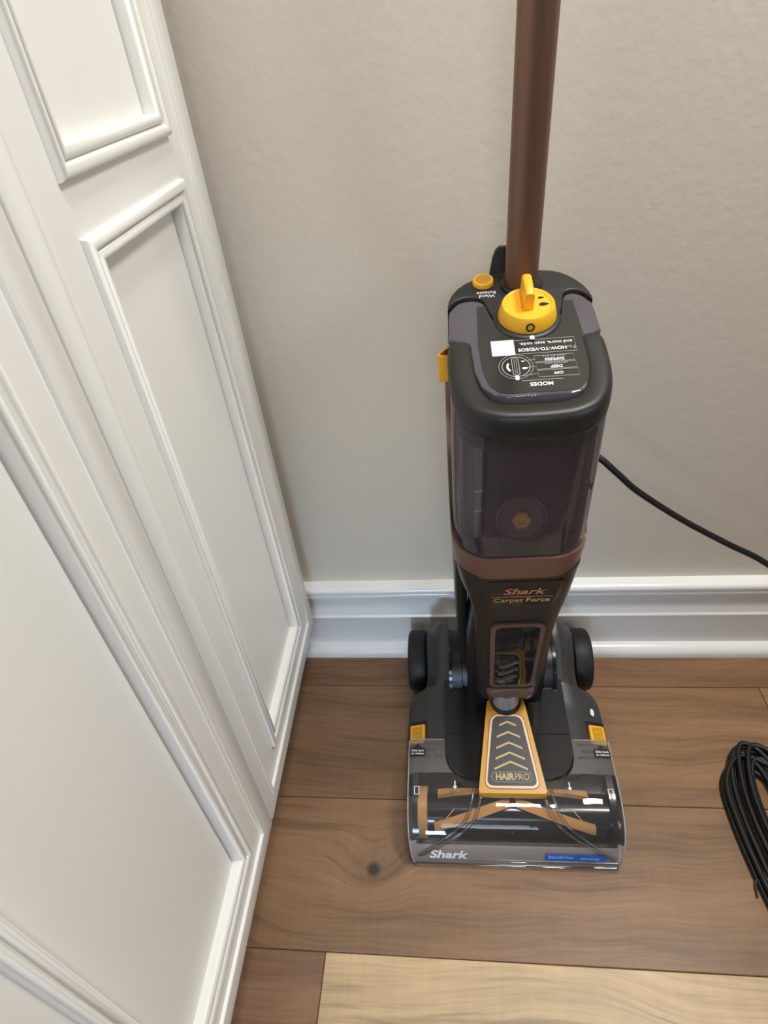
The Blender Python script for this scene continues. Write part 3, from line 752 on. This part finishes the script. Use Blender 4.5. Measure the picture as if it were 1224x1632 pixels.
bm = box_bm(-0.0665, -0.052, 0.018, 0.075, 0.4535, 0.615, 0.004, 3); vpart('side_sheen', bm, smoky_grey, tank)  # added grey box, its colour stands for the side wall's reflection
bm = box_bm(-0.0535, -0.0455, 0.002, 0.020, 0.462, 0.600, 0.002, 2); vpart('tank_rib', bm, ductlight, tank)
bm = box_bm(-0.0535, -0.0455, 0.000, 0.004, 0.500, 0.5015, 0.0003, 1); vpart('rib_mark', bm, white, tank)
bm = box_bm(-0.0535, -0.0455, 0.000, 0.004, 0.525, 0.5265, 0.0003, 1); vpart('rib_mark', bm, white, tank)
bm = box_bm(0.054, 0.0640, 0.012, 0.075, 0.470, 0.615, 0.004, 3); vpart('side_sheen', bm, smoky_grey, tank)  # same painted sheen on the right side
bm = box_bm(0.049, 0.055, -0.004, 0.030, 0.462, 0.600, 0.002, 2); vpart('tank_rib', bm, gloss, tank)
# lid skirt just under the rim
sk = [p for p in body_at(0.59)]
bm = loft_bm([[Vector((x * k, y * k + 0.003, z)) for x, y in sk] for z, k in ((0.590, 0.90), (0.5925, 0.93), (0.606, 0.945))]); vpart('lid_skirt', bm, gloss, tank, 40)
for a, b, c in ((-0.048, -0.026, 0.010), (0.010, 0.044, 0.012)):  # clear wedges added to give glints low in the tank
    bm = bmesh.new(); vs = [bm.verts.new(p) for p in ((a, -0.021, 0.462), (b, -0.023, 0.462), (b - 0.004, -0.010, 0.462 + c), (a + 0.003, -0.009, 0.463 + c))]
    bm.faces.new(vs); g = bmesh.ops.extrude_face_region(bm, geom=bm.faces[:])
    for e in g['geom']:
        if isinstance(e, bmesh.types.BMVert): e.co.z -= 0.004
    vpart('glint_wedge', bm, coverc, tank, 0)
# bronze band
band_bm = side_patch(z_band, lambda v: z_tank(v) + 0.0005, 0.118, -0.0030, 6)
g = bmesh.ops.extrude_face_region(band_bm, geom=band_bm.faces[:])
for e in g['geom']:
    if isinstance(e, bmesh.types.BMVert):
        d = Vector((0, 0.06, 0)) - Vector((e.co.x, e.co.y, 0)); e.co += d.normalized() * 0.008
vpart('bronze_band', band_bm, bronze, None, 50)
# rear body behind the tank
def rear_poly(z, k=1.0):
    hw = 0.0685 * k
    return out_poly(hw, 0.078, 0.155, 0.004, 0.052)
rp = rear_poly(0.5)
bm = prism_bm(rp, lambda x, y: 0.415 + 0.02 * (y - 0.08) / 0.08, lambda x, y: plane_z(y) - 0.016, 0)
vpart('rear_body', bm, mat('dark_bronze_plastic', srgb(84, 62, 52), 0.35, metal=0.2), None, 35)

# --- top: lid, rim handle, rear cover, dial, label
ecurve = catmull([(-0.0690, 0.0985, 0), (-0.060, 0.1105, 0), (-0.049, 0.1140, 0), (-0.039, 0.1085, 0), (-0.0335, 0.088, 0), (-0.024, 0.066, 0), (0, 0.0525, 0), (0.024, 0.066, 0), (0.0335, 0.088, 0), (0.039, 0.1085, 0), (0.049, 0.1140, 0), (0.060, 0.1105, 0), (0.0690, 0.0985, 0)], 5)
ec = [(p.x, p.y) for p in ecurve]
backpts = [(x, y) for x, y in out_poly(0.0690, -0.03, 0.154, 0.04, 0.056) if y > 0.104]
right_b = sorted([p for p in backpts], key=lambda p: math.atan2(p[1] - 0.09, p[0]))
def shx(x): return x - 0.0048 * smooth01((abs(x) - 0.030) / 0.034)
rc_poly = [(shx(x), y) for x, y in ec + right_b]
def inset_prism(poly, zlo, ztop, offs, steps):
    """prism whose rim rounds inwards by offs[i] at each vertex; steps = [(share of inset, drop)]"""
    n = len(poly); A = sum(poly[i][0] * poly[(i + 1) % n][1] - poly[(i + 1) % n][0] * poly[i][1] for i in range(n)); sg = 1 if A > 0 else -1
    N = []
    for i in range(n):
        a, b = Vector(poly[i - 1]), Vector(poly[(i + 1) % n]); p0 = Vector(poly[i]); t1 = (p0 - a); t2 = (b - p0)
        t = (t1.normalized() if t1.length > 1e-5 else t2.normalized()) + (t2.normalized() if t2.length > 1e-5 else t1.normalized())
        if t.length < 0.5: t = Vector((-t1.y, t1.x)) * 0 + (b - a)
        t.normalize(); N.append(Vector((-t.y, t.x)) * sg)
    rings = [[Vector((x, y, zlo(x, y))) for x, y in poly]]
    for share, dr in steps:
        ring = []
        for i, (x, y) in enumerate(poly):
            q = Vector((x, y)) + N[i] * offs[i] * share; ring.append(Vector((q.x, q.y, ztop(q.x, q.y) - dr * offs[i])))
        rings.append(ring)
    bm = loft_bm(rings, True, False); bm.verts.ensure_lookup_table(); k0 = len(bm.verts) - n; last = rings[-1]
    for tri in tessellate_polygon([[Vector((p.x, p.y, 0)) for p in last]]):
        a, b, c = (last[q] for q in tri)
        if abs((b.x - a.x) * (c.y - a.y) - (b.y - a.y) * (c.x - a.x)) > 1e-10: bm.faces.new([bm.verts[k0 + q] for q in tri])
    return bm
rc_offs = [0.0018] * len(ec) + [0.0090] * len(right_b)
for q in range(6):
    k = 0.0018 + 0.0072 * q / 6; rc_offs[len(ec) + q] = k; rc_offs[-1 - q] = k
rcov = vpart('rear_cover', inset_prism(rc_poly, lambda x, y: plane_z(y) - 0.034, lambda x, y: plane_z(y) + 0.0025, rc_offs, [(0, 1.0), (0.06, 0.6), (0.25, 0.25), (0.55, 0.07), (1.0, 0.0)]), matte, None, 35)
lid_poly = [(x * 0.985, y - 0.0024) for x, y in ec][::-1] + [(-0.0690, 0.080), (-0.0692, 0.058), (-0.060, 0.052), (-0.052, 0.046), (-0.0505, 0.012), (-0.0465, -0.006), (-0.038, -0.0165), (-0.026, -0.0195), (0.026, -0.0195), (0.038, -0.0165), (0.0465, -0.006), (0.0505, 0.012), (0.052, 0.046), (0.060, 0.052), (0.0692, 0.058), (0.0690, 0.080)]
lid_poly = [(shx(x), y) for x, y in lid_poly]
def lid_top(x, y): return plane_z(y) + 0.0005 - 0.0
lid = vpart('tank_lid', inset_prism(lid_poly, lambda x, y: lid_top(x, y) - 0.018, lid_top, [0.0022] * len(lid_poly), [(0, 1.0), (0.25, 0.3), (1.0, 0.0)]), lidc, None, 35, label='smoked glossy tank lid')
lab_poly = [(x, y - 0.0045) for x, y in ec if abs(x) < 0.044 and y < 0.108][::-1] + [(-0.0455, 0.100), (-0.0480, 0.045), (-0.0465, 0.012), (-0.042, -0.006), (-0.034, -0.0150), (-0.024, -0.0170), (0.024, -0.0170), (0.034, -0.0150), (0.042, -0.006), (0.0465, 0.012), (0.0480, 0.045), (0.0455, 0.100)]
plate = vpart('instruction_plate', prism_bm(lab_poly, lambda x, y: plane_z(y) - 0.012, lambda x, y: plane_z(y) + 0.0011), mat('instruction_plate_plastic', srgb(46, 45, 43), 0.14), None, 30)
# rim handle: fat U round the front of the lid
rimpath = catmull([(-0.0595, 0.062, 0), (-0.0608, 0.040, 0), (-0.0600, 0.012, 0), (-0.0555, -0.010, 0), (-0.0465, -0.0250, 0), (-0.033, -0.0322, 0), (-0.017, -0.0345, 0), (0, -0.035, 0), (0.017, -0.0345, 0), (0.033, -0.0322, 0), (0.0465, -0.0250, 0), (0.0555, -0.010, 0), (0.0600, 0.012, 0), (0.0608, 0.040, 0), (0.0595, 0.062, 0)], 6)
rimpath = [Vector((p.x * 0.975 - 0.0050, p.y, plane_z(p.y) - 0.0125)) for p in rimpath]
def rim_scale(t):
    e = min(t, 1 - t)
    return 0.72 + 0.28 * smooth01(e / 0.05)
vpart('tank_handle', sweep_bm(rimpath, superell(0.0125, 0.0145, 0.62, 28), scale=rim_scale), matte, lid, 60, label='thick charcoal carrying rim')
# frame on the sloping top: origin u, v on the plane; x right, y up the slope
nrm = Vector((0, -PT, 1)).normalized()
def top_frame(u, v, off=0.0, flip=False):
    o = Vector((u, v, plane_z(v))) + nrm * off
    return LM(frame(o, (-1, 0, 0) if flip else (1, 0, 0), (0, -1, -PT) if flip else (0, 1, PT)))
def top_part(name, bm, m, parent, u, v, off=0.0, smooth=40, label=None, flip=False):
    bm.transform(top_frame(u, v, off, flip)); return from_bm(name, bm, m, parent, smooth, None, label)
# dais ring round dial
bm = lathe_bm([(0.0315, -0.004), (0.0315, 0.0015), (0.0300, 0.0030), (0.0280, 0.0032), (0.0, 0.0032)], 48); top_part('dial_collar', bm, matte, rcov, 0.0, 0.079)
# mode dial
bm = lathe_bm([(0.0272, 0.0), (0.0272, 0.002), (0.0245, 0.0125), (0.0236, 0.0138), (0.0224, 0.0134), (0.0205, 0.0118), (0.0, 0.0112)], 56)
DU, DV = 0.0, 0.080
dial = top_part('mode_dial', bm, yellow, VC, DU, DV, 0.003, 35, 'yellow mode dial with a raised grip')
prof = [(-0.0075, 0.010), (-0.0075, 0.0285), (-0.0045, 0.0305), (0.020, 0.0305), (0.0235, 0.0285), (0.0235, 0.010)]
bm = loft_bm([[Vector((x, y, z)) for y, z in prof] for x in (-0.0043, 0.0043)]); bmesh.ops.bevel(bm, geom=[e for e in bm.edges if abs(e.verts[0].co.x - e.verts[1].co.x) < 1e-5 and min(e.verts[0].co.z, e.verts[1].co.z) > 0.012], offset=0.003, segments=4, profile=0.5, affect='EDGES')
top_part('dial_grip', bm, yellow, dial, DU - 0.0005, DV, 0.003, 40)
def drop(sz, n=16):
    out = []
    for i in range(n):
        t = 2 * math.pi * i / n; r = sz * (1 - math.sin(t / 2) ** 0.5 * 0.0)
        x = sz * (math.cos(t) + 0.55 * max(0, math.cos(t)) ** 6); y = sz * 0.62 * math.sin(t); out.append((x, y))
    return out
def flat(poly, t=0.0006): return prism_bm(poly, lambda x, y: 0, lambda x, y: t)
top_part('drop_mark', flat(drop(0.0036)), blackp, dial, DU + 0.0135, DV - 0.0005, 0.0146, 0)
top_part('drop_mark', flat(drop(0.0022)), blackp, dial, DU + 0.0122, DV + 0.0090, 0.0146, 0)
# O mark on the sloping front flank of the dial
fa = math.atan2(0.0105, 0.0027)
Mo = top_frame(DU - 0.0005, DV, 0.003) @ Matrix.Translation((0, -0.0262, 0.0066)) @ Matrix.Rotation(fa, 4, 'X')
bm = lathe_bm([(0.0026, 0.0), (0.0026, 0.0006), (0.0040, 0.0006), (0.0040, 0.0)], 28, cap=False); bm.transform(Mo); from_bm('off_mark', bm, blackp, dial, 0)
bm = box_bm(-0.0022, 0.0022, -0.0032, 0.0020, 0, 0.0012, 0.0008, 2); top_part('pointer_mark', bm, white, rcov, 0.001, 0.0500, 0.0022)
# wand release button and its lettering
bm = lathe_bm([(0.0105, -0.002), (0.0105, 0.003), (0.0096, 0.0044), (0.0, 0.0044)], 32)
wb = top_part('wand_button', bm, yellow, VC, -0.0370, 0.1345, 0.0025, 35, 'round yellow wand release button')
top_part('button_dish', lathe_bm([(0.0078, 0), (0.0074, 0.0006), (0, 0.0006)], 28), mustard, wb, -0.0370, 0.1345, 0.0066)
text_obj('lettering', 'Wand', 0.0062, top_frame(-0.0350, 0.1135, 0.0028, True), white, rcov, bold=0.01)
text_obj('lettering', 'Release', 0.0062, top_frame(-0.0350, 0.1185, 0.0028, True), white, rcov, bold=0.01)
# instruction lettering, upside down to the viewer
TO = 0.0013
def ln(poly, wd=0.0005, m=grey_line, name='printed_line', closed=True):
    path = [Vector((x, y, 0)) for x, y in poly]
    bm = sweep_bm(path, [(-wd / 2, 0), (wd / 2, 0), (wd / 2, 0.0002), (-wd / 2, 0.0002)], closed)
    bm.transform(LM(frame((0, 0, plane_z(0)), (1, 0, 0), (0, 1, PT))) @ Matrix.Translation(nrm * 0) @ Matrix.Translation((0, 0, TO - 0.0001)) @ Matrix.Diagonal((1, math.sqrt(1 + PT * PT), 1, 1)))
    return from_bm(name, bm, m, plate, 0)
def rect(a, b, c, d): return [(a, c), (b, c), (b, d), (a, d)]
ln(rect(-0.0160, 0.0385, 0.0305, 0.0485))
bm = box_bm(-0.0103, 0.0103, -0.0103, 0.0103, 0, 0.0003); top_part('white_patch', bm, white, plate, -0.0262, 0.0395, TO, 0)
def tt(s, u, v, size, bold=0.0, sx=1.0, m=white): return text_obj('lettering', s, size, top_frame(u, v, TO + 0.0001, True), m, plate, bold=bold, sx=sx)
tt('For', 0.0335, 0.0355, 0.0066, 0.0, 1.0, grey_line); tt('HOW-TO-VIDEOS', 0.0085, 0.0355, 0.0058, 0.022, 0.92); tt('and more, scan code.', 0.0125, 0.0430, 0.0056, 0.004, 0.98)
for k, (s1, s2, v) in enumerate((('OFF', None, 0.0045), ('DEEP', 'powerful clean', 0.0138), ('EXPRESS', 'faster dry time', 0.0230))):
    c = 0.0185 - 0.0006 * k
    ln(rect(c - 0.0172, c + 0.0172, v - 0.0040, v + 0.0040))
    tt(s1, c, v if s2 is None else v - 0.0013, 0.0046, 0.02); 
    if s2: tt(s2, c, v + 0.0022, 0.0034, 0.0, 1.0, grey_line)
cc = (-0.0170, 0.0150)
for rr, wd in ((0.0150, 0.0004), (0.0122, 0.0007)): ln([(cc[0] + rr * math.cos(2 * math.pi * i / 40), cc[1] + rr * math.sin(2 * math.pi * i / 40)) for i in range(40)], wd)
ln(rrect(cc[0] - 0.0032, cc[0] + 0.0026, cc[1] - 0.0105, cc[1] + 0.0110, 0.0025, 4), 0.0006); ln(rrect(cc[0] - 0.0012, cc[0] + 0.0006, cc[1] - 0.0085, cc[1] + 0.0088, 0.0006, 3), 0.0004)
bm = flat([(cc[0] + x, cc[1] + y) for x, y in []] or drop(0.0021), 0.0003); top_part('drop_mark', bm, white, plate, cc[0] + 0.0070, cc[1] - 0.0028, TO, 0)
top_part('drop_mark', flat(drop(0.0012), 0.0003), white, plate, cc[0] + 0.0062, cc[1] + 0.0060, TO, 0)
arc = [(0.0085 * math.cos(R(a)), 0.0085 * math.sin(R(a))) for a in range(145, 226, 10)] + [(0.0066 * math.cos(R(a)), 0.0066 * math.sin(R(a))) for a in range(225, 144, -10)]
top_part('arc_mark', flat(arc, 0.0003), white, plate, cc[0], cc[1], TO, 0)
top_part('pointer_mark', flat(rrect(-0.0018, 0.0018, -0.003, 0.003, 0.0016, 4), 0.0004), white, plate, cc[0] - 0.0003, cc[1] - 0.0140, TO, 0)
for a, b in (((-0.009, 0.0212), (0.0006, 0.0228)), ((-0.0080, 0.0128), (0.0008, 0.0138)), ((-0.0120, 0.0030), (0.0012, 0.0050))):
    ln([a, b, (b[0], b[1] + 0.0002), (a[0], a[1] + 0.0002)], 0.0003)
tt('MODES', 0.0025, -0.0075, 0.0060, 0.025, 1.0)
ln(rect(-0.0140, 0.0215, -0.0030, -0.0027), 0.0003)
# --- wand
WV = 0.1285
bm = lathe_bm([(0.0205, -0.001), (0.0205, 0.0020), (0.0190, 0.0034), (0.0165, 0.0034)], 40); top_part('wand_socket', bm, blackp, rcov, 0, WV, 0.0025)
bm = lathe_bm([(0.0160, 0.0), (0.0160, 0.40), (0.0160, 0.415)], 48)
LF = Matrix.Rotation(R(7.2), 4, 'X') @ Matrix.Rotation(R(-0.6), 4, 'Y')
bm.transform(Matrix.Translation((0.0, WV + 0.002, 0.662)) @ LF)
wand = vpart('wand', bm, wandm, None, 40, label='brushed bronze metal wand')
bm = lathe_bm([(0.0172, 0.400), (0.0180, 0.41), (0.0175, 0.50), (0.0150, 0.53), (0.006, 0.538)], 40); bm.transform(Matrix.Translation((0.0, WV + 0.002, 0.662)) @ LF)
vpart('wand_grip', bm, matte, wand, 40)
# black cord hook behind the wand
prof = catmull([(0.0, 0.0, 0), (0.002, 0.018, 0), (0.008, 0.034, 0), (0.018, 0.044, 0), (0.026, 0.044, 0)], 5)
pts2 = [(p.x, p.y) for p in prof]
rings = []
for x0, x1, z in ((-0.0300, 0.006, 0.674), (-0.0285, 0.006, 0.690), (-0.0255, 0.005, 0.704), (-0.0225, 0.003, 0.7105), (-0.0190, 0.0, 0.7130)):
    yb = 0.150 + (z - 0.678) * 0.18
    rings.append([Vector((x, y, z)) for x, y in ((x0, yb), (x1, yb), (x1, yb + 0.007), (x0, yb + 0.007))])
vpart('cord_hook', loft_bm(rings), rubber, None, 30)
# yellow accessory clip on the left flank: a triangular loop
outer = [(-0.066, 0.120), (-0.0850, 0.090), (-0.0838, 0.0845), (-0.066, 0.0825)]
inner = [(-0.066, 0.1155), (-0.0826, 0.0915), (-0.0822, 0.0870), (-0.066, 0.0850)]
bm = bmesh.new(); n = 4
for z0, z1 in ((0.606, 0.634),):
    Av = [[bm.verts.new((x, y, z)) for x, y in P] for P in (outer, inner) for z in (z0, z1)]
    O0, O1, I0, I1 = Av
    for i in range(3):
        bm.faces.new((O0[i], O0[i + 1], O1[i + 1], O1[i])); bm.faces.new((I0[i], I1[i], I1[i + 1], I0[i + 1]))
        bm.faces.new((O1[i], O1[i + 1], I1[i + 1], I1[i])); bm.faces.new((O0[i], I0[i], I0[i + 1], O0[i + 1]))
    for i in (0, 3): bm.faces.new((O0[i], O1[i], I1[i], I0[i]))
vpart('accessory_clip', bm, yellow, None, 30, label='yellow clip on the left flank')
# power cord leaving the back right and dropping out of frame
off = Vector((0.0625, 0.5, 0))
cp = [(0.110, 0.632, 0.490), (0.140, 0.622, 0.492), (0.163, 0.606, 0.489), (0.186, 0.600, 0.469), (0.214, 0.600, 0.441), (0.272, 0.600, 0.396), (0.332, 0.600, 0.356), (0.388, 0.598, 0.321), (0.47, 0.585, 0.255), (0.54, 0.56, 0.165), (0.585, 0.52, 0.075), (0.60, 0.46, 0.015), (0.59, 0.40, 0.0045), (0.56, 0.32, 0.0042)]
path = [p - off for p in catmull(cp, 8)]
vpart('power_cord', sweep_bm(path, circ(0.0038, 12), up=Vector((0.1, 1, 0.2))), cordm, None, 60, up=False, label='black cord leaving the right side')

# ------------------------------------------------------------------ coiled cord bundle on the floor
CBO = Vector((0.42, 0.36, 0))
CB = empty('cord_bundle', CBO, 0, 'black electric cord gathered in long loops on the floor at right', 'cord')
RC = 0.0037
# each winding: a long loop pinched at the tie; waist at (wx, wy)
def winding(k, a, b, top, z, tw):
    # left strand up from waist, over the top, right strand down
    wx, wy = 0.398 + tw, 0.285
    return [(wx - 0.012, wy, z), (a + 0.004, 0.36, z), (a, 0.425, z), (a + 0.003, 0.475, z), ((a * 0.72 + b * 0.28), top - 0.006, z + 0.002), ((a + b) / 2 + 0.004, top, z + 0.003), (b - 0.006, top - 0.022, z + 0.002), (b + 0.002, 0.455, z), (b + 0.000, 0.40, z), (b - 0.010, 0.345, z), (wx + 0.012, wy, z), (wx + 0.035, 0.20, z), (wx + 0.045, 0.13, z), (wx + 0.020, 0.105, z), (wx - 0.004, 0.14, z), (wx - 0.008, 0.21, z)]
allp = []
specs = [(0.3625, 0.432, 0.5080, 0.0040, -0.010), (0.3760, 0.428, 0.5220, 0.0110, -0.002), (0.3865, 0.441, 0.5330, 0.0160, 0.006), (0.3930, 0.452, 0.5250, 0.0070, 0.010), (0.4020, 0.446, 0.5120, 0.0130, 0.002), (0.3700, 0.460, 0.5310, 0.0090, 0.014), (0.3810, 0.436, 0.5180, 0.0050, 0.004), (0.3660, 0.449, 0.5160, 0.0125, -0.006), (0.3970, 0.456, 0.5290, 0.0185, 0.008)]
for k, sp in enumerate(specs): allp += winding(k, sp[0], sp[1], sp[2], sp[3], sp[4])
allp += [(0.42, 0.25, 0.004), (0.47, 0.27, 0.004), (0.53, 0.29, 0.0042), (0.555, 0.31, 0.0042)]
path = [p - CBO for p in catmull(allp, 6)]
from_bm('cord', sweep_bm(path, circ(RC, 10)), cordm, CB, 60)
tp = catmull([(0.372, 0.318, 0.004), (0.376, 0.322, 0.016), (0.392, 0.330, 0.025), (0.414, 0.334, 0.024), (0.428, 0.336, 0.010)], 6)
from_bm('twist_tie', sweep_bm([p - CBO for p in tp], circ(0.0014, 8), up=Vector((0, 1, 0.1))), tiem, CB, 60)
tp = catmull([(0.372, 0.348, 0.006), (0.3655, 0.352, 0.0075), (0.3625, 0.348, 0.006), (0.361, 0.340, 0.004), (0.360, 0.333, 0.0025)], 5)
from_bm('twist_tie', sweep_bm([p - CBO for p in tp], circ(0.0013, 8), up=Vector((0.2, 0.1, 1))), tiem, CB, 60, label='loose end of the brown tie')
